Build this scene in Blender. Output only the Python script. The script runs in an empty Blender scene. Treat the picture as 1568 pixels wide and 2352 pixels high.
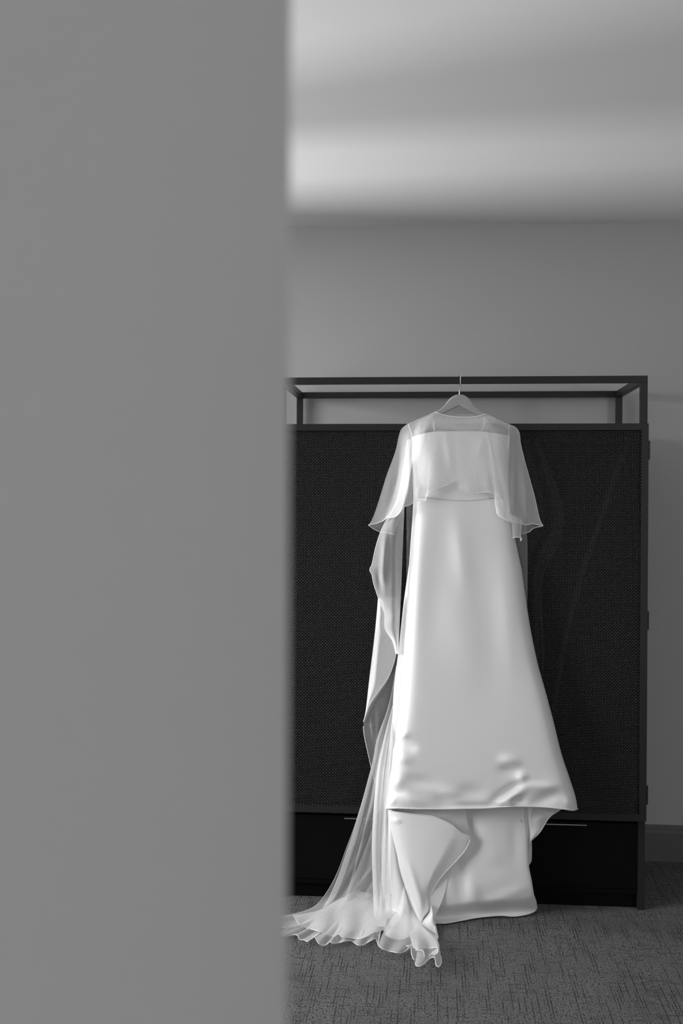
import bpy, math, random
import numpy as np
from mathutils import Matrix, Vector
S = bpy.context.scene
COL = S.collection
rng = np.random.default_rng(4)

# ------------------------------------------------------------------ camera
FPX = 2508.11
CAM = np.array([.5133, -3.5964, 1.3077]); YAW, PIT, ROL = -.084, -.0066, .0044
FW = np.array([math.sin(YAW)*math.cos(PIT), math.cos(YAW)*math.cos(PIT), math.sin(PIT)])
_r0 = np.array([math.cos(YAW), -math.sin(YAW), 0.]); _u0 = np.cross(_r0, FW)
RT = _r0*math.cos(ROL)+_u0*math.sin(ROL); UP = -_r0*math.sin(ROL)+_u0*math.cos(ROL)
cd = bpy.data.cameras.new('camera'); cam = bpy.data.objects.new('camera', cd); COL.objects.link(cam)
cd.sensor_fit = 'VERTICAL'; cd.sensor_height = 36; cd.sensor_width = 24
cd.lens = FPX/2352*36; cd.clip_start = .02; cd.clip_end = 60
cam.matrix_world = Matrix(((RT[0], UP[0], -FW[0], CAM[0]), (RT[1], UP[1], -FW[1], CAM[1]), (RT[2], UP[2], -FW[2], CAM[2]), (0, 0, 0, 1)))
cd.dof.use_dof = True; cd.dof.focus_distance = 3.42; cd.dof.aperture_fstop = 3.6; cd.dof.aperture_blades = 0
S.camera = cam

# ------------------------------------------------------------------ world, lights, exposure
w = bpy.data.worlds.new('world'); S.world = w; w.use_nodes = True
w.node_tree.nodes['Background'].inputs[0].default_value = (1, 1, 1, 1)
w.node_tree.nodes['Background'].inputs[1].default_value = 3.1
S.view_settings.view_transform = 'Standard'; S.view_settings.look = 'None'
S.view_settings.gamma = 1; S.view_settings.use_curve_mapping = False
S.view_settings.exposure = 0.0
S.cycles.transparent_max_bounces = 24; S.cycles.max_bounces = 10; S.cycles.diffuse_bounces = 6
S.cycles.caustics_reflective = False; S.cycles.caustics_refractive = False
S.cycles.use_denoising = True

def area(name, loc, target, sx, sy, power):
    l = bpy.data.lights.new(name, 'AREA'); l.shape = 'RECTANGLE'; l.size = sx; l.size_y = sy; l.energy = power
    o = bpy.data.objects.new(name, l); COL.objects.link(o); o.location = loc
    o.rotation_euler = (Vector(target)-Vector(loc)).to_track_quat('-Z', 'Y').to_euler(); return o
# daylight through the window in the left wall, falling from the sky
area('window_skylight', (-4.2, -2.7, 2.5), (.6, -.1, .9), 2.4, 1.8, 160)
area('window_daylight_far', (-3.0, .2, 1.9), (.8, -.45, .2), .45, 1.0, 32)
# sunlit ledge outside that window, throwing light up to the ceiling
area('sunlit_ledge_bounce', (-3.6, .05, .75), (-.2, -.2, 2.1), .42, .5, 225)
# added fill lamp at right behind the camera, brightens the near wall; no window
area('right_fill_lamp', (4.2, -4.75, 1.5), (.4, -4.5, 1.4), 1.2, 1.5, 50)

# ------------------------------------------------------------------ helpers
def props(o, label=None, cat=None, group=None, kind=None):
    if label: o['label'] = label
    if cat: o['category'] = cat
    if group: o['group'] = group
    if kind: o['kind'] = kind
    return o
def link(name, me, mat=None, parent=None, smooth=False):
    o = bpy.data.objects.new(name, me); COL.objects.link(o)
    if mat: me.materials.append(mat)
    if smooth: me.polygons.foreach_set('use_smooth', [True]*len(me.polygons))
    if parent: o.parent = parent
    return o
def empty(name, loc=(0, 0, 0)):
    o = bpy.data.objects.new(name, None); COL.objects.link(o); o.location = loc; return o
class MB:
    def __init__(s): s.v = []; s.f = []
    def box(s, x0, x1, y0, y1, z0, z1):
        b = len(s.v)
        s.v += [(x, y, z) for z in (z0, z1) for y in (y0, y1) for x in (x0, x1)]
        s.f += [tuple(b+i for i in q) for q in ((0, 2, 3, 1), (4, 5, 7, 6), (0, 1, 5, 4), (2, 6, 7, 3), (0, 4, 6, 2), (1, 3, 7, 5))]
        return s
    def prism(s, poly, axis, a0, a1):
        """polygon of 2-D points in the plane across `axis`, extruded a0..a1"""
        b = len(s.v); n = len(poly)
        for a in (a0, a1):
            for p, q in poly:
                s.v.append((a, p, q) if axis == 0 else (p, a, q) if axis == 1 else (p, q, a))
        s.f += [tuple(range(b, b+n))[::-1], tuple(range(b+n, b+2*n))]
        s.f += [(b+i, b+(i+1) % n, b+n+(i+1) % n, b+n+i) for i in range(n)]
        return s
    def tube(s, pts, r, k=6):
        pts = [np.array(p, float) for p in pts]; b = len(s.v); n = len(pts)
        ref = None
        for i, p in enumerate(pts):
            t = pts[min(i+1, n-1)]-pts[max(i-1, 0)]; t /= (np.linalg.norm(t)+1e-12)
            if ref is None: ref = np.cross(t, [.3, .2, .93]); 
            ref = ref-t*ref.dot(t); ref /= (np.linalg.norm(ref)+1e-12)
            q = np.cross(t, ref); rr = r[i] if hasattr(r, '__len__') else r
            for j in range(k):
                a = 2*math.pi*j/k; s.v.append(tuple(p+rr*(ref*math.cos(a)+q*math.sin(a))))
        for i in range(n-1):
            for j in range(k):
                s.f.append((b+i*k+j, b+i*k+(j+1) % k, b+(i+1)*k+(j+1) % k, b+(i+1)*k+j))
        s.f += [tuple(range(b, b+k))[::-1], tuple(range(b+(n-1)*k, b+n*k))]
        return s
    def build(s, name, mat, parent=None, bevel=0, smooth=False, origin=None):
        me = bpy.data.meshes.new(name)
        v = s.v
        if parent is not None and parent.type == 'EMPTY':
            L = parent.location; v = [(a-L[0], b-L[1], c-L[2]) for a, b, c in v]
        me.from_pydata(v, [], s.f); me.update()
        o = link(name, me, mat, parent, smooth)
        if bevel:
            m = o.modifiers.new('bevel', 'BEVEL'); m.width = bevel; m.segments = 2; m.limit_method = 'ANGLE'
        return o

# ---- pixel ray -> world (the outlines were measured in the photograph; each gets its own real depth)
def ray(u, v):
    u = np.asarray(u, float); v = np.asarray(v, float)
    return FW+RT*((u-784)/FPX)[..., None]-UP*((v-1176)/FPX)[..., None]
def place(u, v, Y, h=.004, k=.012):
    """point on the ray at depth plane y=Y, or on the floor (z=h) where that comes first"""
    d = ray(u, v); t1 = (Y-CAM[1])/d[..., 1]
    t2 = np.where(d[..., 2] < -1e-4, (h-CAM[2])/np.minimum(d[..., 2], -1e-4), 1e3)
    m = np.minimum(t1, t2); t = m-k*np.log(np.exp(-(t1-m)/k)+np.exp(-np.minimum((t2-m)/k, 60)))
    return CAM+d*t[..., None]
def spline(P, n):
    P = np.array(P, float)
    if len(P) < 3:
        a = np.linspace(0, 1, n)[:, None]; return P[0]*(1-a)+P[-1]*a
    d = np.r_[0, np.cumsum(np.linalg.norm(np.diff(P, axis=0), axis=1)+1e-6)]; d /= d[-1]
    # centripetal-like tangents
    m = np.empty_like(P)
    for i in range(len(P)):
        a, b = max(i-1, 0), min(i+1, len(P)-1); m[i] = (P[b]-P[a])/(d[b]-d[a])
    x = np.linspace(0, 1, n); i = np.clip(np.searchsorted(d, x, 'right')-1, 0, len(P)-2)
    h = (d[i+1]-d[i])[:, None]; u = ((x-d[i])[:, None])/h
    return ((2*u**3-3*u**2+1)*P[i]+(u**3-2*u**2+u)*h*m[i]+(-2*u**3+3*u**2)*P[i+1]+(u**3-u**2)*h*m[i+1])
def coons(T, B, L, R, nu, nv, es=1.0):
    s = np.linspace(0, 1, nu)
    L2, R2 = spline(L, nv), spline(R, nv)
    T2 = spline(T if T is not None else [L2[0], R2[0]], nu); B2 = spline(B if B is not None else [L2[-1], R2[-1]], nu)
    T2[0], T2[-1], B2[0], B2[-1] = L2[0], R2[0], L2[-1], R2[-1]
    ss = s[None, :, None]; tt = np.linspace(0, 1, nv)[:, None, None]
    P = (1-ss)*L2[:, None]+ss*R2[:, None]+(1-tt)*T2[None]+tt*B2[None]
    P -= (1-ss)*(1-tt)*T2[0]+ss*(1-tt)*T2[-1]+(1-ss)*tt*B2[0]+ss*tt*B2[-1]
    return P, np.broadcast_to(ss[..., 0], P.shape[:2]), np.broadcast_to(tt[..., 0], P.shape[:2])
def ridges(P, lst):
    """soft folds: (u0,v0,u1,v1,width px,height m) each a rounded ridge along a segment"""
    out = np.zeros(P.shape[:2])
    for u0, v0, u1, v1, wd, am in lst:
        a = np.array([u0, v0], float); b = np.array([u1, v1], float); ab = b-a; L = np.linalg.norm(ab)
        q = P-a; t = (q@ab)/L/L; perp = (q[..., 0]*ab[1]-q[..., 1]*ab[0])/L
        hl = .5+.5*wd/L; e = (t-.5)/hl
        out += am*np.exp(-(perp/(wd*1.15))**2)*np.exp(-(e*e)*1.1-(e**4)*.5)
    return out
def sheet(name, mat, parent, L, R, T=None, B=None, Y=-.05, h=.004, nu=40, nv=80, folds=(), thick=0, k=.012, grid_out=False):
    P, s, t = coons(T, B, L, R, nu, nv)
    y = Y(s, t) if callable(Y) else np.full(s.shape, Y)
    hh = h(s, t) if callable(h) else np.full(s.shape, h)
    f = ridges(P, folds)
    W = place(P[..., 0], P[..., 1], y-f, hh, k)
    o = gridmesh(name, W, mat, parent)
    if thick:
        m = o.modifiers.new('thickness', 'SOLIDIFY'); m.thickness = thick; m.offset = 0
    return (o, W)
def gridmesh(name, W, mat, parent, wrap=False):
    nv, nu = W.shape[:2]; idx = np.arange(nv*nu).reshape(nv, nu)
    if wrap: idx = np.c_[idx, idx[:, :1]]
    F = np.stack([idx[:-1, :-1], idx[1:, :-1], idx[1:, 1:], idx[:-1, 1:]], -1).reshape(-1, 4)
    me = bpy.data.meshes.new(name); V = W.reshape(-1, 3)
    if parent is not None and parent.type == 'EMPTY': V = V-np.array(parent.location)
    me.vertices.add(len(V)); me.vertices.foreach_set('co', V.astype(np.float32).ravel())
    me.loops.add(F.size); me.loops.foreach_set('vertex_index', F.ravel().astype(np.int32))
    me.polygons.add(len(F)); me.polygons.foreach_set('loop_start', np.arange(0, F.size, 4, dtype=np.int32))
    me.polygons.foreach_set('loop_total', np.full(len(F), 4, np.int32)); me.update(calc_edges=True); me.validate()
    # uv in metres-ish for the weave
    uv = me.uv_layers.new(name='uv'); lv = F.ravel()
    su = np.r_[0, np.cumsum(np.linalg.norm(np.diff(W[nv//2], axis=0), axis=1))]; sv = np.r_[0, np.cumsum(np.linalg.norm(np.diff(W[:, nu//2], axis=0), axis=1))]
    U = np.broadcast_to(su[None], (nv, nu)).ravel(); Vv = np.broadcast_to(sv[:, None], (nv, nu)).ravel()
    uv.data.foreach_set('uv', np.stack([U[lv % (nu*nv)], Vv[lv % (nu*nv)]], -1).astype(np.float32).ravel())
    return link(name, me, mat, parent, True)
def hem(name, pts, mat, parent, r=.0011, k=5):
    """rolled edge: a fine tube along a row of world points; parent may be a mesh part"""
    b = MB(); b.tube(pts, r, k)
    o = b.build(name, mat, None, smooth=True)
    if parent is not None:
        if parent.parent and parent.parent.type == 'EMPTY':
            L = np.array(parent.parent.location); c = np.array([v.co[:] for v in o.data.vertices])-L
            o.data.vertices.foreach_set('co', c.astype(np.float32).ravel())
        o.parent = parent
    return o

# ------------------------------------------------------------------ materials
def mat(name, base, rough=.5, spec=.5, metal=0, bump=None, **kw):
    m = bpy.data.materials.new(name); m.use_nodes = True; nt = m.node_tree; p = nt.nodes['Principled BSDF']
    p.inputs['Base Color'].default_value = (base, base, base, 1); p.inputs['Roughness'].default_value = rough
    p.inputs['Specular IOR Level'].default_value = spec; p.inputs['Metallic'].default_value = metal
    for k_, v_ in kw.items(): p.inputs[k_.replace('_', ' ')].default_value = v_
    if bump:
        sc, st, vary = bump
        tc = nt.nodes.new('ShaderNodeTexCoord'); n = nt.nodes.new('ShaderNodeTexNoise'); n.inputs['Scale'].default_value = sc; n.inputs['Detail'].default_value = 4
        nt.links.new(tc.outputs['Object'], n.inputs['Vector'])
        b = nt.nodes.new('ShaderNodeBump'); b.inputs['Strength'].default_value = st; b.inputs['Distance'].default_value = .002
        nt.links.new(n.outputs['Fac'], b.inputs['Height']); nt.links.new(b.outputs['Normal'], p.inputs['Normal'])
        r = nt.nodes.new('ShaderNodeMapRange'); r.inputs['To Min'].default_value = base*(1-vary); r.inputs['To Max'].default_value = base*(1+vary)
        nt.links.new(n.outputs['Fac'], r.inputs['Value']); nt.links.new(r.outputs['Result'], p.inputs['Base Color'])
    return m
M_wall = mat('painted_wall', .46, .85, .25, bump=(260, .12, .03))
M_ceil = mat('ceiling_paint', .72, .9, .2, bump=(200, .1, .02))
M_base = mat('baseboard_paint', .12, .6, .4)
M_frame = mat('dark_stained_metal', .019, .40, .4, bump=(90, .06, .12))
M_drawer = mat('black_lacquer', .0025, .5, .12)
M_dark = mat('black_interior', .003, .8, .05)
M_cane = mat('dark_woven_strand', .006, .27, .6)
M_steel = mat('brushed_steel', .85, .33, .5, 1)
M_wood = mat('pale_hanger_wood', .34, .5, .4, bump=(60, .05, .05))
M_robe = mat('grey_cotton', .16, .9, .1)
M_rod = mat('grey_painted_rod', .09, .6, .2)
M_satin = mat('white_satin', .80, .42, .45, bump=(900, .05, .01), Sheen_Weight=.15)
M_lining = mat('white_lining', .80, .6, .3, bump=(700, .05, .02))
M_seam = mat('satin_seam', .52, .6, .2)
M_hem = mat('rolled_hem_thread', .85, .6, .3)

def sheer(name, a0, a1, tint=.95):
    m = bpy.data.materials.new(name); m.use_nodes = True; nt = m.node_tree; N = nt.nodes; K = nt.links
    N.remove(N['Principled BSDF']); out = N['Material Output']
    lw = N.new('ShaderNodeLayerWeight'); lw.inputs['Blend'].default_value = .35
    uv = N.new('ShaderNodeTexCoord'); mp = N.new('ShaderNodeMapping'); mp.inputs['Scale'].default_value = (700, 40, 1); mp.inputs['Rotation'].default_value[2] = .25
    K.new(uv.outputs['UV'], mp.inputs['Vector']); ns = N.new('ShaderNodeTexNoise'); ns.inputs['Scale'].default_value = 1; ns.inputs['Detail'].default_value = 3
    K.new(mp.outputs[0], ns.inputs['Vector'])
    mr = N.new('ShaderNodeMapRange'); mr.inputs['To Min'].default_value = a0; mr.inputs['To Max'].default_value = a1
    K.new(lw.outputs['Facing'], mr.inputs['Value'])
    mu = N.new('ShaderNodeMath'); mu.operation = 'MULTIPLY'; m2 = N.new('ShaderNodeMapRange')
    m2.inputs['From Min'].default_value = .3; m2.inputs['From Max'].default_value = .7; m2.inputs['To Min'].default_value = .9; m2.inputs['To Max'].default_value = 1.1
    K.new(ns.outputs['Fac'], m2.inputs['Value']); K.new(mr.outputs[0], mu.inputs[0]); K.new(m2.outputs[0], mu.inputs[1])
    tr = N.new('ShaderNodeBsdfTransparent'); df = N.new('ShaderNodeBsdfDiffuse'); tl = N.new('ShaderNodeBsdfTranslucent')
    for n in (df, tl): n.inputs['Color'].default_value = (tint, tint, tint, 1)
    bp = N.new('ShaderNodeBump'); bp.inputs['Strength'].default_value = .12; bp.inputs['Distance'].default_value = .002
    K.new(ns.outputs['Fac'], bp.inputs['Height']); K.new(bp.outputs[0], df.inputs['Normal'])
    mx = N.new('ShaderNodeMixShader'); mx.inputs[0].default_value = .35; K.new(df.outputs[0], mx.inputs[1]); K.new(tl.outputs[0], mx.inputs[2])
    m3 = N.new('ShaderNodeMixShader'); K.new(mu.outputs[0], m3.inputs[0]); K.new(tr.outputs[0], m3.inputs[1]); K.new(mx.outputs[0], m3.inputs[2])
    K.new(m3.outputs[0], out.inputs['Surface'])
    return m
M_sheer = sheer('white_organza', .40, .97)
M_dense = sheer('white_organza_doubled', .66, .98, .97)
M_train = sheer('white_organza_train', .34, .80)
M_sheer2 = sheer('white_organza_thin', .27, .85)

def carpet():
    m = bpy.data.materials.new('grey_loop_carpet'); m.use_nodes = True; nt = m.node_tree; N = nt.nodes; K = nt.links; p = N['Principled BSDF']
    p.inputs['Roughness'].default_value = .95; p.inputs['Specular IOR Level'].default_value = .1
    tc = N.new('ShaderNodeTexCoord')
    def noise(sx, sy, det=2, ox=0):
        mp = N.new('ShaderNodeMapping'); mp.inputs['Scale'].default_value = (sx, sy, 1); mp.inputs['Location'].default_value = (ox, ox*.7, 0); mp.vector_type = 'POINT'
        K.new(tc.outputs['Object'], mp.inputs['Vector']); n = N.new('ShaderNodeTexNoise'); n.inputs['Scale'].default_value = 1; n.inputs['Detail'].default_value = det
        K.new(mp.outputs[0], n.inputs['Vector']); return n.outputs['Fac']
    def mr(v, a, b, c, d):
        r = N.new('ShaderNodeMapRange'); r.inputs['From Min'].default_value = a; r.inputs['From Max'].default_value = b; r.inputs['To Min'].default_value = c; r.inputs['To Max'].default_value = d
        K.new(v, r.inputs['Value']); return r.outputs[0]
    def mt(op, a, b):
        x = N.new('ShaderNodeMath'); x.operation = op
        for i, q in enumerate((a, b)):
            if isinstance(q, (int, float)): x.inputs[i].default_value = q
            else: K.new(q, x.inputs[i])
        return x.outputs[0]
    zone = noise(6, 6, 2, 9)                                       # patches of deeper and shallower weave
    dots = noise(260, 170, 3)                                      # loops
    sp = N.new('ShaderNodeSeparateXYZ'); K.new(tc.outputs['Object'], sp.inputs[0])
    def slits(across, along, pitch, freq, lo, hi, off):
        q = mt('DIVIDE', across, pitch); fl = mt('FLOOR', q, 0.0)
        w_ = mt('ABSOLUTE', mt('SUBTRACT', mt('SUBTRACT', q, fl), .5), 0.0)
        line = mr(w_, .08, .20, 1, 0)
        cb = N.new('ShaderNodeCombineXYZ'); K.new(mt('MULTIPLY', fl, 7.31), cb.inputs[0]); K.new(mt('MULTIPLY', along, freq), cb.inputs[1]); cb.inputs[2].default_value = off
        n = N.new('ShaderNodeTexNoise'); n.inputs['Scale'].default_value = 1; n.inputs['Detail'].default_value = 1; K.new(cb.outputs[0], n.inputs['Vector'])
        return mt('MULTIPLY', line, mr(n.outputs['Fac'], lo, hi, 0, 1))
    sx = slits(sp.outputs[0], sp.outputs[1], .0085, 7, .50, .66, 1.7)      # slits along the room's depth
    sy = slits(sp.outputs[1], sp.outputs[0], .0120, 16, .52, .66, 4.3)     # slits along its width
    pit = mr(noise(120, 90, 1, 1), .60, .70, 0, 1)
    sl = mt('MAXIMUM', sx, mt('MULTIPLY', sy, .8))
    sl = mt('MAXIMUM', mt('MULTIPLY', sl, mr(dots, .40, .60, 1.0, .45)), mt('MULTIPLY', pit, mr(zone, .45, .6, 0, .8)))
    hgt = mt('SUBTRACT', mt('MULTIPLY', dots, .8), sl)
    colr = mt('MULTIPLY', mr(dots, .32, .68, .45, 1.55), mt('SUBTRACT', 1.0, mt('MULTIPLY', sl, .62)))
    colr = mt('MULTIPLY', colr, mr(zone, .35, .65, .92, 1.08))
    colr = mt('MULTIPLY', colr, .150)
    K.new(colr, p.inputs['Base Color'])
    b = N.new('ShaderNodeBump'); b.inputs['Strength'].default_value = 1; b.inputs['Distance'].default_value = .004; K.new(hgt, b.inputs['Height']); K.new(b.outputs[0], p.inputs['Normal'])
    return m
M_carpet = carpet()

# ------------------------------------------------------------------ room
X0, X1, Y0, Y1, ZC = -1.75, 4.4, -5.4, .5156, 2.35
def struct(name, mb, m, label, bevel=0):
    return props(mb.build(name, m, bevel=bevel), label, None, None, 'structure')
struct('floor', MB().box(X0-.2, X1+.2, Y0-.2, Y1+.2, -.1, 0), M_carpet, 'dark grey woven loop carpet with irregular slits')
cm = MB(); # ceiling falls very slightly to the right
cm.prism([(X0-.2, ZC+.027), (X1+.2, ZC-.022), (X1+.2, ZC+.15), (X0-.2, ZC+.15)], 1, Y0-.2, Y1+.2)
struct('ceiling', cm, M_ceil, 'pale painted ceiling streaked with bands of window light')
struct('wall_back', MB().box(X0-.2, X1+.2, Y1, Y1+.15, -.1, ZC+.1), M_wall, 'grey painted wall behind the cabinet')
struct('wall_right', MB().box(X1, X1+.15, Y0, Y1, -.1, ZC+.1), M_wall, 'grey wall out of frame on the right')
struct('wall_rear', MB().box(X0, X1, Y0-.15, Y0, -.1, ZC+.1), M_wall, 'grey wall behind the viewer')
WY0, WY1, WZ0, WZ1 = -2.3, .15, .55, 2.12
wl = MB().box(X0-.15, X0, Y0, WY0, -.1, ZC+.1).box(X0-.15, X0, WY1, Y1+.01, -.1, ZC+.1).box(X0-.15, X0, WY0, WY1, -.1, WZ0).box(X0-.15, X0, WY0, WY1, WZ1, ZC+.1)
struct('wall_left', wl, M_wall, 'grey wall with the daylight window')
wf = MB()
for a, b in ((WY0, WY0+.05), (WY1-.05, WY1), (-.37, -.25), (-1.38, -1.30)): wf.box(X0-.11, X0-.05, a, b, WZ0, WZ1)
wf.box(X0-.11, X0-.05, WY0, WY1, WZ0, WZ0+.05).box(X0-.11, X0-.05, WY0, WY1, WZ1-.05, WZ1)
struct('window_1', wf, M_base, 'window frame with upright mullions')
# corner of the near wall the picture is taken past
PE = .4396; PY = -3.0395
struct('wall_near', MB().box(PE-.14, PE, Y0, PY, -.05, ZC+.05), M_wall, 'out of focus grey wall corner filling the left of the view', bevel=.002)
# baseboard with a moulded top
bb = MB().prism([(Y1, 0), (Y1-.016, 0), (Y1-.016, .105), (Y1-.013, .113), (Y1-.007, .119), (Y1-.005, .131), (Y1, .131)], 0, X0, X1)
struct('baseboard_back', bb, M_base, 'moulded baseboard along the back wall')

# ------------------------------------------------------------------ cabinet
cab = props(empty('cabinet', (.6, .25, 0)), 'dark cabinet with two woven mesh doors, drawers and an open frame on top', 'cabinet')
W, D, H, T = 1.2, .4949, 1.7291, .0225
ZT, ZB, YD = 1.5735, .2925, -.0213
for x in (0, W-T):
    for y in (0, D-T):
        MB().box(x, x+T, y, y+T, 0, H-T).build('post', M_frame, cab, bevel=.0008)
MB().box(0, W, 0, T, H-T, H).build('top_rail', M_frame, cab, bevel=.0008)
MB().box(0, W, D-T, D, H-T, H).build('top_rail', M_frame, cab, bevel=.0008)
for x in (0, W-T):
    MB().box(x, x+T, T, D-T, H-T, H).build('top_rail', M_frame, cab, bevel=.0008)
MB().box(T, W-T, 0, D-.001, ZT-.03, ZT-.006).build('top_panel', M_frame, cab)
for x in (.002, W-T+.002):
    MB().box(x, x+T-.004, T, D-T, .05, ZT-.03).build('side_panel', M_drawer, cab)
MB().box(T, W-T, D-.014, D-.004, .05, ZT-.03).build('back_panel', M_dark, cab)
MB().box(T, W-T, .004, D-.014, ZB-.012, ZB+.012).build('divider_panel', M_dark, cab)
MB().box(T, W-T, .004, D-.014, .05, .064).build('bottom_panel', M_drawer, cab)
MB().box(T, W-T, .022, .034, 0, .052).build('plinth', M_drawer, cab, bevel=.001)
SEAM = .598
for a, b in ((T+.001, SEAM-.0012), (SEAM+.0012, W-T-.001)):
    d = MB().box(a, b, 0.001, .021, .066, ZB-.014).build('drawer', M_drawer, cab, bevel=.0012)
    mid = (a+b)/2
    pl = MB().box(mid-.105+.02, mid+.105+.02, -.010, .004, ZB-.0185, ZB-.0165).box(mid-.085, mid+.125, -.010, -.0085, ZB-.0215, ZB-.0165)
    o = pl.build('drawer_pull', M_steel, cab); 
    o.parent = d
    o['label'] = 'slim brushed steel edge pull'
# plain-woven dark strands, every strand real and undulating over and under its neighbours
def weave(name, x0, x1, z0, z1, y, parent):
    pit = .00503; nx = int((x1-x0)/pit); nz = int((z1-z0)/pit); V = []; F = []; base = 0; hw = .00150; amp = .00095
    for horiz in (True, False):
        n_st, n_cr = (nz, nx) if horiz else (nx, nz)
        i = np.arange(n_st)[:, None]; j = np.arange(2*n_cr+1)[None, :]
        along = j*.5*pit; ph = np.where((j % 2) == 0, np.where(((j//2+i) % 2) == 0, 1., -1.), 0.)
        if not horiz: ph = -ph
        off = (i+.5)*pit+(0*j)
        yy = y-ph*amp
        along = np.broadcast_to(along, yy.shape)
        hww = hw*(.88 if horiz else .66)
        row = []
        for o_, dy in ((-hww, .0009), (0, -.0005), (hww, .0009)):
            if horiz: row.append(np.stack([x0+.25*pit+along, yy+dy, z0+off+o_], -1))
            else: row.append(np.stack([x0+off+o_, yy+dy, z0+.25*pit+along], -1))
        A = np.stack(row, 2)                                       # strand, sample, 3, xyz
        ns, nj = A.shape[:2]; idx = base+np.arange(ns*nj*3).reshape(ns, nj, 3)
        for c in (0, 1):
            q = np.stack([idx[:, :-1, c], idx[:, 1:, c], idx[:, 1:, c+1], idx[:, :-1, c+1]], -1).reshape(-1, 4)
            F.append(q if horiz else q[:, ::-1])
        V.append(A.reshape(-1, 3)); base += ns*nj*3
    V = np.concatenate(V); F = np.concatenate(F)
    V = V-np.array(cab.location)
    me = bpy.data.meshes.new(name)
    me.vertices.add(len(V)); me.vertices.foreach_set('co', V.astype(np.float32).ravel())
    me.loops.add(F.size); me.loops.foreach_set('vertex_index', F.ravel().astype(np.int32))
    me.polygons.add(len(F)); me.polygons.foreach_set('loop_start', np.arange(0, F.size, 4, dtype=np.int32))
    me.polygons.foreach_set('loop_total', np.full(len(F), 4, np.int32)); me.update(calc_edges=True)
    o = link(name, me, M_cane, parent, True); o['kind'] = 'stuff'; o['label'] = 'black open plain-woven mesh'
    return o
for a, b, hinge in ((0.0, SEAM-.0012, 0), (SEAM+.0012, W, 1)):
    q = MB(); y0, y1 = YD, -.0012; fw = .0222
    # four mitred members
    q.prism([(a, ZB), (b, ZB), (b-fw, ZB+fw), (a+fw, ZB+fw)], 1, y0, y1)
    q.prism([(a, ZT), (a+fw, ZT-fw), (b-fw, ZT-fw), (b, ZT)], 1, y0, y1)
    q.prism([(a, ZB), (a+fw, ZB+fw), (a+fw, ZT-fw), (a, ZT)], 1, y0, y1)
    q.prism([(b, ZB), (b, ZT), (b-fw, ZT-fw), (b-fw, ZB+fw)], 1, y0, y1)
    door = q.build('door', M_frame, cab, bevel=.0007)
    weave('woven_mesh', a+fw-.001, b-fw+.001, ZB+fw-.001, ZT-fw+.001, YD+.010, door)
    for zc in (1.488, .9385, .375):
        hb = MB(); xh = W+.0035 if hinge else -.0035; yh = -.006
        for z0_, z1_ in ((zc-.029, zc-.0105), (zc-.0095, zc+.0095), (zc+.0105, zc+.029)):
            hb.tube([(xh, yh, z0_), (xh, yh, z1_)], .0042, 10)
        hb.tube([(xh, yh, zc-.031), (xh, yh, zc+.031)], .0028, 8)
        o = hb.build('hinge', M_frame, cab, smooth=False); o.parent = door
# garments dimly seen through the right door
P, s, t = coons([(1185, 1010), (1240, 1010)], [(1175, 1560), (1205, 1600), (1240, 1700)], [(1185, 1010), (1180, 1300), (1175, 1560)], [(1225, 1010), (1290, 1200), (1238, 1330), (1243, 1500), (1240, 1700)], 30, 60)
Wd = place(P[..., 0], P[..., 1], .10+.02*np.sin(s*14+t*2)); rb = gridmesh('hanging_robe', Wd, M_robe, None)
m = rb.modifiers.new('thickness', 'SOLIDIFY'); m.thickness = .006
props(rb, 'pale robe hanging inside the cabinet, dimly seen through the right mesh door', 'robe')
hr = MB().tube(place(np.array([1447, 1415, 1380, 1340, 1300, 1275, 1262]), np.array([1000, 1090, 1190, 1300, 1450, 1600, 1690]), .10), .0105, 10)
c0 = place(np.array([1449.]), np.array([1001.]), .09)[0]
k_ = []
for i in range(7):
    a = math.pi*i/6; k_.append(c0+np.array([0, -.012+.024*i/6, 0]))
hr.tube(k_, [.002, .014, .017, .018, .017, .014, .002], 14)
o = hr.build('bent_rod', M_rod, smooth=True)
props(o, 'thin curved rod with a round knob leaning inside the cabinet behind the right mesh door', 'rod')

# ------------------------------------------------------------------ hanger
HY = -.047
hg = props(empty('clothes_hanger', (.596, HY, 1.66)), 'pale wooden clothes hanger hooked over the cabinet top rail', 'hanger')
top = [(1054.7, 906), (1048, 906.4), (1043.5, 908), (1036.5, 912), (1031, 917), (1026, 923), (1021, 930), (1014, 937), (1007, 942), (1000, 945.5), (975, 957), (950, 967), (938, 975), (936, 981)]
bot = [(1054.7, 932), (1016, 951), (975, 969), (955, 979), (944, 986), (938, 986)]
def edge3(px, n):
    q = spline(px, n); return place(q[:, 0], q[:, 1], HY)
for sgn in (-1, 1):
    pt = spline(top, 40); pb = spline(bot, 40)
    for q in (pt, pb):
        if sgn > 0: q[:, 0] = 2*1054.9-q[:, 0]; q[:, 1] += (q[:, 0]-1054.9)*.012
    A, Bq = place(pt[:, 0], pt[:, 1], HY), place(pb[:, 0], pb[:, 1], HY)
    if sgn < 0: LA, LB = A, Bq
    else: RA, RB = A, Bq
topc = np.r_[LA[::-1], RA[1:]]; botc = np.r_[LB[::-1], RB[1:]]
mid = (topc+botc)/2; th = .0065; rings = []
for dy, w_ in ((0, 1.0), (-th*.7, .97), (-th, .85), (-th, .5), (-th, 0), (-th, -.5), (-th, -.85), (-th*.7, -.97), (0, -1.0), (th*.7, -.97), (th, -.85), (th, 0), (th, .85), (th*.7, .97)):
    rings.append(mid+(topc-mid)*w_+np.array([0, dy, 0]))
gridmesh('hanger_body', np.stack(rings, 1), M_wood, hg, wrap=True)
zb_ = topc[len(LA)-1][2]; hx = topc[len(LA)-1][0]
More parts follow.
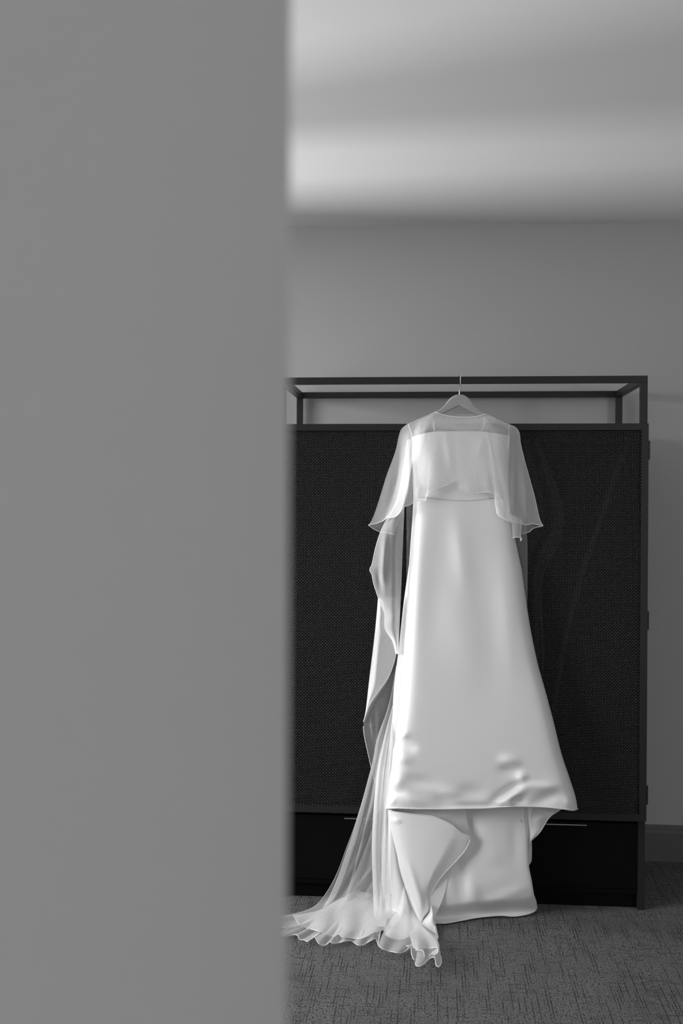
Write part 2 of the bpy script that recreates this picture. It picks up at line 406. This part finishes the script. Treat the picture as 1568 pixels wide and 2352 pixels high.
hk = [(hx, HY, zb_-.004), (hx, HY, zb_+.012), (hx+.0006, HY+.002, zb_+.016), (hx+.001, -.030, zb_+.028), (hx+.0035, -.012, H-.028), (hx+.0042, -.006, H-.012), (hx+.0038, -.0045, H-.002), (hx+.003, -.001, H+.0045), (hx+.002, .006, H+.0062), (hx+.001, .016, H+.0060), (hx, .0245, H+.003), (hx-.0005, .0265, H-.006), (hx-.001, .025, H-.016)]
hk = [tuple(q) for q in spline(hk, 50)]
o = MB().tube(hk, .0014, 8).build('hook', M_steel, hg, smooth=True); o['label'] = 'bright steel wire hook'

# ------------------------------------------------------------------ gown
gw = props(empty('wedding_gown', (.62, -.07, 0)), 'strapless white satin wedding gown with a train, hung on the front of the cabinet', 'wedding dress')
smooth = lambda x: np.clip(x, 0, 1)**2*(3-2*np.clip(x, 0, 1))
def belly(s, p=2.6, q=2.2):
    a = np.abs(2*s-1); return np.maximum(1-a**p, 0)**(1/q)
def es(s):  # dense toward the side edges
    return .5-.5*np.cos(math.pi*s)
def body(name, L, R, T, B, yb, dep, nu, nv, folds, m=M_satin, p=2.6, q=2.2, back=True, pt=0):
    P, s, t = coons(T, B, L, R, 161, nv)
    # resample the columns so that they crowd at the edges
    ci = es(np.linspace(0, 1, nu))*160; i0 = np.minimum(ci.astype(int), 159); fr = (ci-i0)[None, :, None]
    P = P[:, i0]*(1-fr)+P[:, i0+1]*fr; s = np.broadcast_to((ci/160)[None], (nv, nu)); t = np.broadcast_to(np.linspace(0, 1, nv)[:, None], (nv, nu))
    f = ridges(P, folds)*np.minimum(1, 4*np.minimum(s, 1-s)+.5)
    Wf = place(P[..., 0], P[..., 1], yb(t)-dep(t)*belly(s, p+pt*t, q)-f)
    of = gridmesh(name, Wf, m, gw)
    ob = None
    if back:
        Wb = place(P[..., 0], P[..., 1], yb(t)+.004*belly(s, 2, 2))
        ob = gridmesh(name+'_back', Wb[:, ::-1], m, gw)
    return of, Wf
# bodice
Tb = [(945, 1004), (967, 997), (996, 991.5), (1025, 990.5), (1060, 990.5), (1104, 991), (1143, 996), (1170.5, 1001)]
Lb = [(945, 1004), (946, 1055), (948, 1100), (949, 1146)]; Rb = [(1170.5, 1001), (1169, 1041), (1167, 1085), (1168, 1137), (1169, 1146)]
Bb = [(949, 1143), (981, 1143), (1025, 1148), (1063, 1149.5), (1102, 1148), (1140, 1142.5), (1169, 1143)]
body('bodice', Lb, Rb, Tb, Bb, lambda t: -.042+0*t, lambda t: .040+.006*np.sin(t*3), 81, 50,
     [(985, 1010, 1000, 1120, 22, .010), (1112, 1000, 1100, 1045, 12, .008), (1130, 1060, 1060, 1130, 26, .006), (1035, 1010, 1040, 1130, 14, -.004), (1075, 1000, 1080, 1060, 14, -.003), (950, 1130, 1165, 1140, 14, -.003)], p=3.4, q=2.0)
# skirt front
Ls = [(949, 1146), (946, 1200), (941, 1270), (936, 1349), (932, 1420), (927, 1494), (922, 1560), (917, 1625), (909, 1684), (908, 1700), (902, 1725), (899, 1762), (893, 1790), (892, 1800), (888, 1828), (884, 1856)]
Rs = [(1169, 1143), (1172, 1175), (1180, 1225), (1191.6, 1280), (1198, 1310), (1205.5, 1364), (1218, 1444), (1234.5, 1524), (1252.7, 1589), (1271, 1658), (1289, 1731), (1307, 1785), (1321, 1829), (1326, 1858)]
Bs = [(884, 1857), (905, 1856), (960, 1857.5), (1020, 1858), (1064, 1857), (1115, 1856), (1156, 1853), (1207, 1852), (1255, 1854), (1294, 1858), (1316, 1861), (1326, 1858)]
Ts = [(949, 1143), (981, 1144), (1025, 1149), (1063, 1150.5), (1102, 1149), (1140, 1143.5), (1169, 1143)]
folds = [(1050, 1180, 1072, 1370, 20, .006), (1062, 1380, 1090, 1560, 40, .005), (1005, 1200, 985, 1500, 26, -.004), (1110, 1280, 1125, 1600, 34, -.004), (1150, 1260, 1175, 1560, 22, .006),
         (898, 1694, 935, 1688, 7, .012), (905, 1706, 950, 1720, 11, -.009), (895, 1740, 940, 1748, 9, .008), (892, 1800, 925, 1795, 9, .008), (892, 1815, 930, 1822, 7, -.006),
         (885, 1850, 905, 1838, 7, .012), (920, 1830, 975, 1846, 10, .007), (930, 1790, 1000, 1800, 12, -.008), (1000, 1835, 1040, 1846, 12, -.007), (1060, 1815, 1110, 1822, 13, -.008),
         (1010, 1815, 1050, 1825, 10, .005), (1130, 1840, 1200, 1795, 8, -.013), (1140, 1852, 1205, 1812, 8, .013), (1205, 1790, 1190, 1780, 10, .010), (1150, 1765, 1195, 1775, 11, -.012), (1150, 1745, 1190, 1750, 12, .009),
         (1200, 1800, 1290, 1812, 13, .012), (1180, 1840, 1205, 1835, 7, -.010), (1225, 1845, 1290, 1818, 12, -.012), (1298, 1840, 1318, 1850, 9, .010), (1000, 1852, 1180, 1850, 6, -.006), (1205, 1790, 1260, 1798, 7, -.006), (1160, 1851, 1180, 1846, 5, .008)]
sk, Wsk = body('skirt_front', Ls, Rs, Ts, Bs, lambda t: -.042-.045*smooth(t), lambda t: .043+.024*t, 151, 190, folds, p=8.0, q=1.7, pt=10)
hem('hem', Wsk[-1], M_satin, sk, .0022, 6)
# waist seam and side seam of the bodice
q = spline([(981, 1143.5), (1025, 1148.5), (1063, 1150), (1102, 1148.5), (1140, 1143)], 40)
hem('waist_seam', place(q[:, 0], q[:, 1], -.0855), M_seam, sk, .0010)
# hanging loops over the hanger
for px in ([(997, 990), (996, 978), (1000, 968), (1010, 960)], [(1104, 990), (1110, 977), (1112, 966), (1108, 958)]):
    q = spline(px, 14); A = place(q[:, 0], q[:, 1], -.060+.0*q[:, 0])
    lp = np.stack([A+np.array([-.0018, 0, 0]), A+np.array([.0018, 0, 0])], 1); o = gridmesh('hanging_loop', lp, M_lining, gw)
# lighter side of the skirt seen at the left
sheet('skirt_side', M_satin, gw, [(940, 1290), (926, 1390), (914, 1500), (905, 1570), (901, 1640), (896, 1700), (893, 1760), (887, 1820), (883, 1858)], [(950, 1290), (945, 1400), (940, 1500), (935, 1600), (925, 1700), (915, 1780), (900, 1858)], Y=lambda s, t: -.036-.045*t-.012*np.sqrt(s), nu=20, nv=70)
# back panel falling to the floor
Lp = [(1034, 1845), (1034, 1900), (1012, 1980), (1000, 2060), (997, 2121)]
Rp = [(1207, 1845), (1209, 1880), (1212, 1916), (1213, 1968), (1215, 1993), (1221, 2024), (1226, 2054), (1231.5, 2070), (1233, 2083)]
Bp = [(997, 2121), (1023, 2121), (1059, 2115), (1097, 2108), (1148, 2103.5), (1181, 2105), (1212, 2100), (1229, 2092), (1233, 2083)]
o, Wp = sheet('train_panel', M_satin, gw, Lp, Rp, [(1040, 1845), (1207, 1845)], Bp, Y=lambda s, t: -.075-.018*belly(s, 3, 2)*(1-.6*t)+(-.100+.075*s)*smooth(t/.86)**1.3+.045*smooth((t-.84)/.19), nu=70, nv=110,
      folds=[(1080, 1860, 1085, 1960, 16, -.012), (1115, 1880, 1140, 2000, 22, .006), (1056, 1980, 1062, 2065, 16, -.012), (1075, 2020, 1095, 2080, 14, .006), (1118, 1985, 1150, 2000, 16, -.003), (1180, 1860, 1185, 1990, 14, -.005), (1100, 2085, 1210, 2040, 14, .006), (1068, 2100, 1090, 2088, 8, -.006)], k=.02)
hem('hem', Wp[-1]+np.array([0, .003, .0]), M_satin, o, .0020, 8)
q = spline([(1207.5, 1856), (1210, 1900), (1212, 1945), (1213.5, 1985)], 20)
hem('fold_edge', place(q[:, 0], q[:, 1], -.088), M_seam, o, .0007)
# small stitched mark
q = spline([(1194, 1882), (1197, 1886), (1198, 1890)], 5); hem('stitch_mark', place(q[:, 0], q[:, 1], -.108), M_frame, o, .0006, 4)
q = spline([(1192, 1885), (1204, 1885)], 4); hem('stitch_mark', place(q[:, 0], q[:, 1], -.108), M_seam, o, .0004, 4)
# right hand wing of the back hem
o, Wr = sheet('train_wing', M_lining, gw, [(1205, 1845), (1208, 1880), (1212, 1916), (1214, 1941)], [(1300, 1845), (1287, 1859), (1262, 1877), (1239, 1912), (1220, 1931), (1214, 1941)], Y=lambda s, t: -.070-.012*np.sin(s*2.5), nu=40, nv=40, folds=[(1225, 1890, 1250, 1870, 10, .008), (1240, 1862, 1275, 1868, 7, -.008)])
hem('hem', Wr[:, -1], M_hem, o, .0014)
sheet('train_inner_edge', M_lining, gw, [(1213, 1935), (1213, 1985)], [(1221, 1934), (1221, 1960), (1220, 1978), (1214, 1988)], Y=-.062, nu=8, nv=20)
# lining strip and front-left fold
sheet('lining', M_lining, gw, [(890, 1850), (900, 1870), (930, 1885)], [(1068, 1850), (1071, 1880), (1075, 1902), (1079, 1922)], None, [(930, 1885), (990, 1895), (1040, 1915), (1079, 1922)], Y=lambda s, t: -.098-.012*np.sin(s*3.1), nu=50, nv=30,
      folds=[(920, 1868, 960, 1872, 6, -.006), (1000, 1866, 1040, 1880, 9, .007), (1045, 1885, 1070, 1912, 7, .006)])
Ta = [(890, 1862), (917, 1866), (949, 1870), (994, 1875), (1019, 1885), (1039, 1896), (1058, 1912), (1076, 1920), (1080, 1929)]
La = [(890, 1862), (895, 1896), (903, 1929), (911, 1962), (918, 1998), (931, 2039), (944, 2077), (963, 2120)]
Ra = [(1080, 1929), (1069, 1952), (1050, 1975), (1033, 1993), (1015, 2013), (996, 2041), (990, 2057), (990, 2077), (986, 2095), (977, 2105), (969, 2118)]
o, Wa = sheet('train_front_fold', M_satin, gw, La, Ra, Ta, [(963, 2120), (969, 2118)], Y=lambda s, t: -.122-.078*t-.026*(1-np.exp(-s*11))*(1-.25*t)+.014*smooth((s-.75)/.25), nu=90, nv=110,
      folds=[(900, 1884, 920, 1887, 5, .004), (1035, 1900, 1050, 1960, 14, -.002), (940, 1990, 975, 2100, 8, .008), (1045, 1920, 1075, 1932, 12, .002), (985, 2030, 975, 2100, 7, -.006)], k=.02)
hem('hem', Wa[0], M_satin, o, .0016)
hem('hem', Wa[:, -1], M_satin, o, .0016)
sheet('train_side', M_satin, gw, [(886, 1850), (884, 1920), (882, 2000), (884, 2080), (880, 2140)], [(905, 1850), (915, 1920), (925, 1985), (938, 2040), (950, 2090)], Y=lambda s, t: -.088-.055*t-.03*np.sin(s*2.4), h=.01, nu=30, nv=70, folds=[(892, 1880, 896, 2080, 5, .006)], k=.03)
sheet('train_reverse_fold', M_lining, gw, [(1040, 1985), (1012, 2016), (994, 2043), (988, 2060), (988, 2080), (984, 2100)], [(1042, 1985), (1030, 2003), (1026, 2030), (1018, 2060), (1006, 2090), (996, 2112)], Y=lambda s, t: -.138-.068*t, nu=16, nv=50)
o, We = sheet('train_tail_fold', M_satin, gw, [(989, 2078), (986, 2094), (977, 2106), (965, 2121)], [(990, 2080), (995, 2095), (999, 2118), (1004, 2140), (1007, 2153)], None, [(965, 2121), (985, 2134), (998, 2144), (1003, 2160), (1007, 2153)], Y=lambda s, t: -.19-.03*t-.02*np.sin(3.1*s), h=lambda s, t: .006+.02*(1-t), nu=24, nv=50, folds=[(975, 2125, 1000, 2145, 5, .006)])
sheet('train_tail', M_satin, gw, [(908, 1970), (914, 2030), (916, 2075), (905, 2100), (890, 2122), (882, 2146)], [(924, 1990), (934, 2030), (948, 2075), (966, 2120), (978, 2135), (988, 2160)], None, [(882, 2146), (900, 2156), (925, 2158), (945, 2150), (965, 2160), (988, 2160)],
      Y=lambda s, t: -.118-.075*t-.015*np.sin(3.1*s), h=lambda s, t: .008+.005*np.sin(s*9)**2*t, nu=50, nv=80, folds=[(925, 2060, 920, 2140, 9, .010), (940, 2090, 950, 2150, 7, -.008)], k=.03)

# ------------------------------------------------------------------ sheer cape
cp = props(empty('sheer_cape', (.58, -.06, 0)), 'sheer white organza cape with fluttering hems and a long floor train over the gown', 'cape')
SL = [(933, 975), (921, 986), (915, 1003), (909, 1032), (899, 1061), (887, 1093), (876, 1129), (867, 1158), (858, 1184), (852, 1197), (846, 1206)]
SR = [(1169, 975), (1184, 982), (1192, 994), (1195, 1017), (1204, 1055), (1216, 1099), (1228, 1143), (1237, 1184), (1241, 1197), (1247, 1208)]
CE = [(1040, 957), (1043, 990), (1048, 1050), (1051, 1090), (1055, 1112)]
BL = [(846, 1206), (855, 1204), (861, 1203), (870, 1200), (880, 1196), (890, 1189), (905, 1188), (913, 1183), (920, 1175), (927, 1165), (943, 1159), (949, 1153), (964, 1149), (977, 1150), (979, 1142), (988, 1133), (1008, 1121), (1025, 1115), (1037, 1108), (1047, 1105), (1052, 1107), (1055, 1112)]
BR = [(1055, 1112), (1059, 1124), (1072, 1132), (1096, 1132), (1116, 1130), (1131, 1133), (1143, 1143), (1153, 1149), (1154, 1158), (1146, 1166), (1141, 1176), (1145, 1184), (1160, 1193), (1175, 1200), (1198, 1203), (1206, 1206), (1222, 1203), (1234, 1205), (1247, 1208)]
def yfront(s, t, side):
    e = s if side < 0 else 1-s                                     # 0 at the sleeve edge
    top = smooth(t/.22)
    return -.056-(.050*smooth(e*1.9)+.004)*top-.010*np.sin(e*16+3*t)*t*smooth(e*3)*(1-smooth((e-.55)/.3))
o, Wl = sheet('front_panel', M_sheer, cp, SL, CE, [(933, 975), (964, 961), (985, 952.5), (999, 946), (1014, 951), (1027, 955), (1040, 957)], BL, Y=lambda s, t: yfront(s, t, -1), nu=110, nv=90,
      folds=[(940, 1020, 938, 1140, 7, .010), (925, 1020, 900, 1160, 9, -.008), (1020, 975, 1040, 1090, 9, .006), (965, 1110, 958, 1148, 6, .010)])
hem('hem', Wl[-1], M_hem, o); hem('hem', Wl[55:, -1], M_hem, o, .0007)
o, Wr2 = sheet('front_panel', M_sheer, cp, CE, SR, [(1040, 957), (1069, 957.5), (1093, 956), (1116, 951), (1143, 963), (1169, 975)], BR, Y=lambda s, t: yfront(s, t, 1), nu=110, nv=90,
      folds=[(1110, 1000, 1100, 1050, 9, .004), (1185, 1040, 1178, 1190, 8, -.010), (1205, 1090, 1212, 1190, 7, .008), (1140, 1060, 1120, 1120, 14, .004)])
hem('hem', Wr2[-1], M_hem, o)
q = spline([(999, 946), (1014, 951.5), (1037, 956.5), (1069, 958), (1093, 956.5), (1116, 951)], 50)
hem('neckline', place(q[:, 0], q[:, 1], -.058), M_hem, o, .0014)
for px in ([(937, 973), (941, 985), (946, 1003), (948, 1030)], [(1169, 974), (1168, 990), (1168, 1006), (1166, 1030)]):
    q = spline(px, 20); hem('armhole_seam', place(q[:, 0], q[:, 1], np.linspace(-.060, -.106, 20)), M_hem, o, .0007)
hem('sleeve_edge', np.array(Wr2[:, -1]), M_hem, o, .0006); 
# back of the sleeves
o, Wk = sheet('sleeve_back', M_sheer2, cp, SL, [(960, 963), (945, 1040), (935, 1140), (905, 1228)], None, [(846, 1206), (855, 1213), (864, 1218), (876, 1223), (890, 1224), (905, 1228)], Y=lambda s, t: -.052+.022*np.sin(s*1.57), nu=40, nv=60)
hem('hem', Wk[-1], M_hem, o)
o, Wk = sheet('sleeve_back', M_sheer2, cp, [(1143, 963), (1165, 1050), (1175, 1150), (1190, 1226)], SR, None, [(1190, 1226), (1203, 1225), (1216, 1221), (1224, 1214), (1234, 1211), (1247, 1208)], Y=lambda s, t: -.052+.022*np.cos(s*1.57), nu=40, nv=60)
hem('hem', Wk[-1], M_hem, o)
q = [(1147, 1186), (1165, 1194), (1174, 1196)]
o, Wk = sheet('front_curl', M_sheer, cp, [(1172, 1180), (1175, 1205), (1176, 1222), (1176, 1236)], [(1199, 1195), (1198, 1212), (1196, 1228), (1198, 1236)], None, [(1176, 1236), (1184, 1234), (1192, 1234), (1198, 1238), (1194, 1245)], Y=lambda s, t: -.075-.012*np.sin(3.1*s), nu=20, nv=30)
hem('hem', Wk[-1], M_hem, o)
# long back panel behind the gown
YB = lambda s, t: -.031-.008*t
o, Wk = sheet('back_panel', M_sheer2, cp, [(960, 961), (934, 1040), (933, 1140), (933, 1300), (928, 1500), (915, 1700), (905, 1850)], [(1143, 961), (1196, 1060), (1208, 1200), (1211, 1260), (1210, 1400), (1206, 1500), (1200, 1700), (1190, 1850)], [(960, 961), (999, 947), (1057, 951), (1116, 951), (1143, 961)], None, Y=YB, nu=60, nv=90,
      folds=[(1202, 1200, 1204, 1480, 4, .004), (1020, 965, 1022, 1000, 6, .005), (1045, 965, 1050, 1000, 4, .005)])
# cascading left edge, folded over itself
HE = [(910, 1150), (890, 1189), (874, 1222), (863.6, 1254), (859, 1274), (854, 1297), (849, 1309), (854, 1320), (857, 1336), (861, 1350), (867, 1368), (872, 1384), (884, 1411), (885, 1444), (902, 1473), (909, 1502)]
o, Wc = sheet('cascade_panel', M_sheer, cp, [(936, 1010), (925, 1080)]+HE, [(944, 1010), (932, 1100), (927, 1200), (923, 1300), (919, 1400), (914, 1502)], Y=lambda s, t: -.050-.016*np.sin(s*3.1)-.012*t, nu=40, nv=150,
      folds=[(885, 1225, 878, 1340, 6, .008), (905, 1200, 903, 1460, 8, .006), (868, 1310, 875, 1360, 6, -.006)])
hem('hem', Wc[:, 0], M_hem, o, .0012)
HE2 = [(884, 1411), (885, 1444), (902, 1473), (909, 1502), (893, 1553), (869, 1589), (849, 1618), (840, 1640), (834.5, 1658)]
o, Wc = sheet('cascade_reverse', M_dense, cp, [(868, 1372), (863, 1430), (858, 1476), (847, 1567), (840, 1630), (834.5, 1658)], [(880, 1380)]+HE2, Y=lambda s, t: -.044-.012*np.sin(s*3.1), nu=36, nv=110, folds=[(872, 1440, 858, 1600, 6, .006)])
hem('hem', Wc[12:, -1], M_hem, o, .0012)
sheet('cascade_lining', M_sheer2, cp, [(868, 1372), (862, 1440), (858, 1476), (847, 1567), (840, 1630), (834.5, 1658)], [(915, 1372), (912, 1450), (909, 1502), (893, 1556), (862, 1610), (836, 1658)], Y=lambda s, t: -.038, nu=20, nv=60)
o, Wc = sheet('cascade_under', M_sheer2, cp, [(906, 1500), (893, 1548), (869, 1586), (849, 1616), (838, 1645), (834.5, 1658), (836, 1687), (845, 1731), (856, 1778), (865, 1807), (876, 1844)], [(916, 1500), (908, 1600), (900, 1700), (893, 1780), (886, 1844)], Y=-.041, nu=36, nv=90, folds=[(870, 1620, 866, 1760, 6, .005), (852, 1640, 858, 1700, 4, .004)])
hem('hem', Wc[int(90*.50):, 0], M_hem, o, .0011)
# floor train
LT = [(910, 1530), (899, 1595), (889, 1633), (867, 1694), (856, 1749), (838, 1818), (832, 1840), (813, 1901), (795, 1949), (777, 1998), (756, 2040), (729, 2076), (705, 2090), (674, 2099), (650, 2103), (633, 2103)]
HT = [(633, 2103), (638, 2116), (645, 2129), (662, 2133), (650, 2136), (646, 2142), (650, 2150), (664, 2149), (680, 2147), (685, 2151), (688, 2158), (698, 2159), (706, 2163), (713, 2156), (721, 2150), (726, 2158), (733, 2168), (743, 2172), (752, 2168), (758, 2163), (764, 2167), (775, 2166), (796, 2161), (808, 2162), (820, 2170), (833, 2171), (845, 2164), (856, 2158), (862, 2156), (866, 2164), (869, 2172)]
YT = lambda s, t: -.046-.030*smooth(t*1.3)-.018*np.sin(s*3.14)*smooth(t)-.004*np.sin(s*22+t*4)*smooth((t-.2)*2)
HR = lambda s, t: .005+.010*smooth((t-.80)/.20)*(.5+.5*np.sin(s*62+1.0))+.006*smooth((t-.5)*2)*(.5+.5*np.sin(s*14))
fT = [(880, 1700, 850, 1900, 6, .008), (850, 1860, 800, 2000, 7, .008), (842, 1930, 775, 2060, 6, .007), (858, 1990, 815, 2050, 5, .010), (862, 2010, 830, 2060, 4, -.006), (880, 2080, 870, 2120, 5, .008), (790, 2050, 700, 2120, 6, .006), (850, 2060, 780, 2130, 6, .006)]
o, Wt = sheet('train', M_train, cp, LT, [(912, 1530), (906, 1610), (903, 1700), (898, 1800), (893, 1900), (890, 2000), (886, 2080), (876, 2130), (869, 2172)], None, HT, Y=YT, h=HR, nu=170, nv=170, folds=fT, k=.03)
hem('hem', Wt[-1], M_hem, o, .0013); hem('hem', Wt[:, 0], M_hem, o, .0006)
o, Wt = sheet('train_underlay', M_train, cp, [(880, 1760), (866, 1860), (838, 1950), (800, 2035), (750, 2088), (700, 2110)], [(900, 1760), (896, 1880), (892, 2000), (888, 2090), (872, 2150)], None, [(700, 2110), (707, 2122), (725, 2128), (738, 2124), (752, 2134), (770, 2136), (788, 2130), (806, 2140), (826, 2142), (846, 2136), (872, 2150)], Y=lambda s, t: -.058-.03*t-.01*np.sin(s*9), h=lambda s, t: .010+.002*np.sin(s*30)**2*t, nu=90, nv=90, folds=fT[1:6], k=.03)
hem('hem', Wt[-1], M_hem, o, .0009)
T2 = [(674, 2102), (700, 2098), (740, 2088), (767, 2071), (796, 2056), (815, 2046), (835, 2049), (856, 2053), (885, 2058)]
B2 = [(674, 2102), (677, 2108), (683, 2118), (691, 2126), (702, 2131), (720, 2136), (737, 2141), (750, 2147), (761, 2150), (770, 2150), (778, 2146), (784, 2152), (800, 2154), (825, 2156), (845, 2150), (863, 2141)]
o, Wt = sheet('train_overlay', M_dense, cp, [(668, 2103), (671, 2102.5), (674, 2102)], [(885, 2058), (888, 2090), (884, 2130), (863, 2141)], [(668, 2103)]+T2, [(674, 2102)]+B2[1:], Y=lambda s, t: -.085-.03*t+0*s, h=lambda s, t: .016+.006*np.sin(s*23)*t, nu=110, nv=50, folds=[(800, 2060, 760, 2120, 6, .006), (850, 2070, 800, 2120, 6, .006)], k=.03)
hem('hem', Wt[-1], M_hem, o, .0011)
o, Wt = sheet('train_overlay', M_dense, cp, [(902, 1620), (882, 1695), (868, 1760), (861, 1820), (856, 1891), (854, 1945), (855, 1998), (857, 2049), (858, 2085), (858, 2125)], [(906, 1620), (905, 1700), (899, 1780), (893, 1860), (890, 1950), (892, 2030), (896, 2053), (904, 2061), (910, 2068), (915, 2080), (916, 2088)], None, [(858, 2125), (884, 2128), (886, 2112), (900, 2100), (916, 2088)],
      Y=lambda s, t: -.062-.075*t-.012*np.sin(s*9.4)*smooth(t*2), h=.02, nu=50, nv=130, folds=[(872, 1850, 876, 2050, 4, .006), (890, 1900, 900, 2060, 6, .008), (883, 1960, 888, 2090, 4, -.006)], k=.03)
hem('hem', Wt[:, 0], M_hem, o, .0006)
q = spline([(896, 2053), (904, 2061), (910, 2068), (915, 2080), (915, 2088), (905, 2100), (888, 2112), (886, 2122), (884, 2130), (874, 2138), (863, 2141)], 60)
hem('ruffle_hem', place(q[:, 0], q[:, 1], -.15, .03), M_hem, o, .0012)
sheet('train_overlay', M_sheer2, cp, [(884, 1858), (880, 1920), (876, 2000), (872, 2060), (868, 2110)], [(892, 1862), (906, 1930), (914, 1990), (916, 2070), (905, 2110)], Y=lambda s, t: -.10-.06*t-.01*np.sin(s*6), h=.02, nu=30, nv=80, k=.03)
# bottom ruffles over the satin tail
BD = [(869, 2172), (876, 2178), (884, 2182), (900, 2186), (916, 2189), (926, 2187), (935, 2181), (938, 2175), (933, 2172), (939, 2171), (944, 2176)]
o, Wt = sheet('tail_ruffle', M_train, cp, [(928, 2034), (914, 2072), (906, 2100), (892, 2120), (878, 2145), (869, 2172)], [(930, 2035), (955, 2100), (972, 2130), (990, 2158)]+[(965, 2172), (944, 2176)], None, BD, Y=lambda s, t: -.19-.02*t, h=lambda s, t: .020+.008*smooth((t-.5)*2)*(.5+.5*np.sin(s*17)), nu=90, nv=70, k=.03)
hem('hem', Wt[-1], M_hem, o, .0013)
BC = [(944, 2178), (945, 2192), (950, 2204), (957, 2206), (963, 2198), (960, 2187), (954, 2183), (962, 2182), (972, 2186), (974, 2198), (968, 2210), (958, 2214), (954, 2210), (955, 2217), (962, 2220), (973, 2214), (985, 2203), (996, 2199), (1000, 2207), (1001, 2216), (1007, 2221), (1013, 2211), (1012, 2196)]
o, Wt = sheet('tail_ruffle', M_train, cp, [(940, 2150), (943, 2165), (944, 2178)], [(985, 2125), (1003, 2155), (1010, 2180), (1012, 2196)], [(940, 2150), (960, 2120), (985, 2125)], BC, Y=-.24, h=lambda s, t: .022+.013*smooth((t-.4)/.6)*(.5+.5*np.sin(s*24)), nu=160, nv=50, k=.03)
hem('hem', Wt[-1], M_hem, o, .0014)
BC2 = [(948, 2176), (960, 2180), (972, 2178), (990, 2178), (1004, 2177), (1006, 2186), (1000, 2192), (988, 2191), (984, 2198)]
o, Wt = sheet('tail_ruffle', M_train, cp, [(938, 2140), (948, 2176)], [(1000, 2150), (1008, 2175), (984, 2198)], [(938, 2140), (965, 2130), (1000, 2150)], BC2, Y=-.26, h=lambda s, t: .05+.012*np.sin(s*12)*t, nu=90, nv=40, k=.03)
hem('hem', Wt[-1], M_hem, o, .0012)
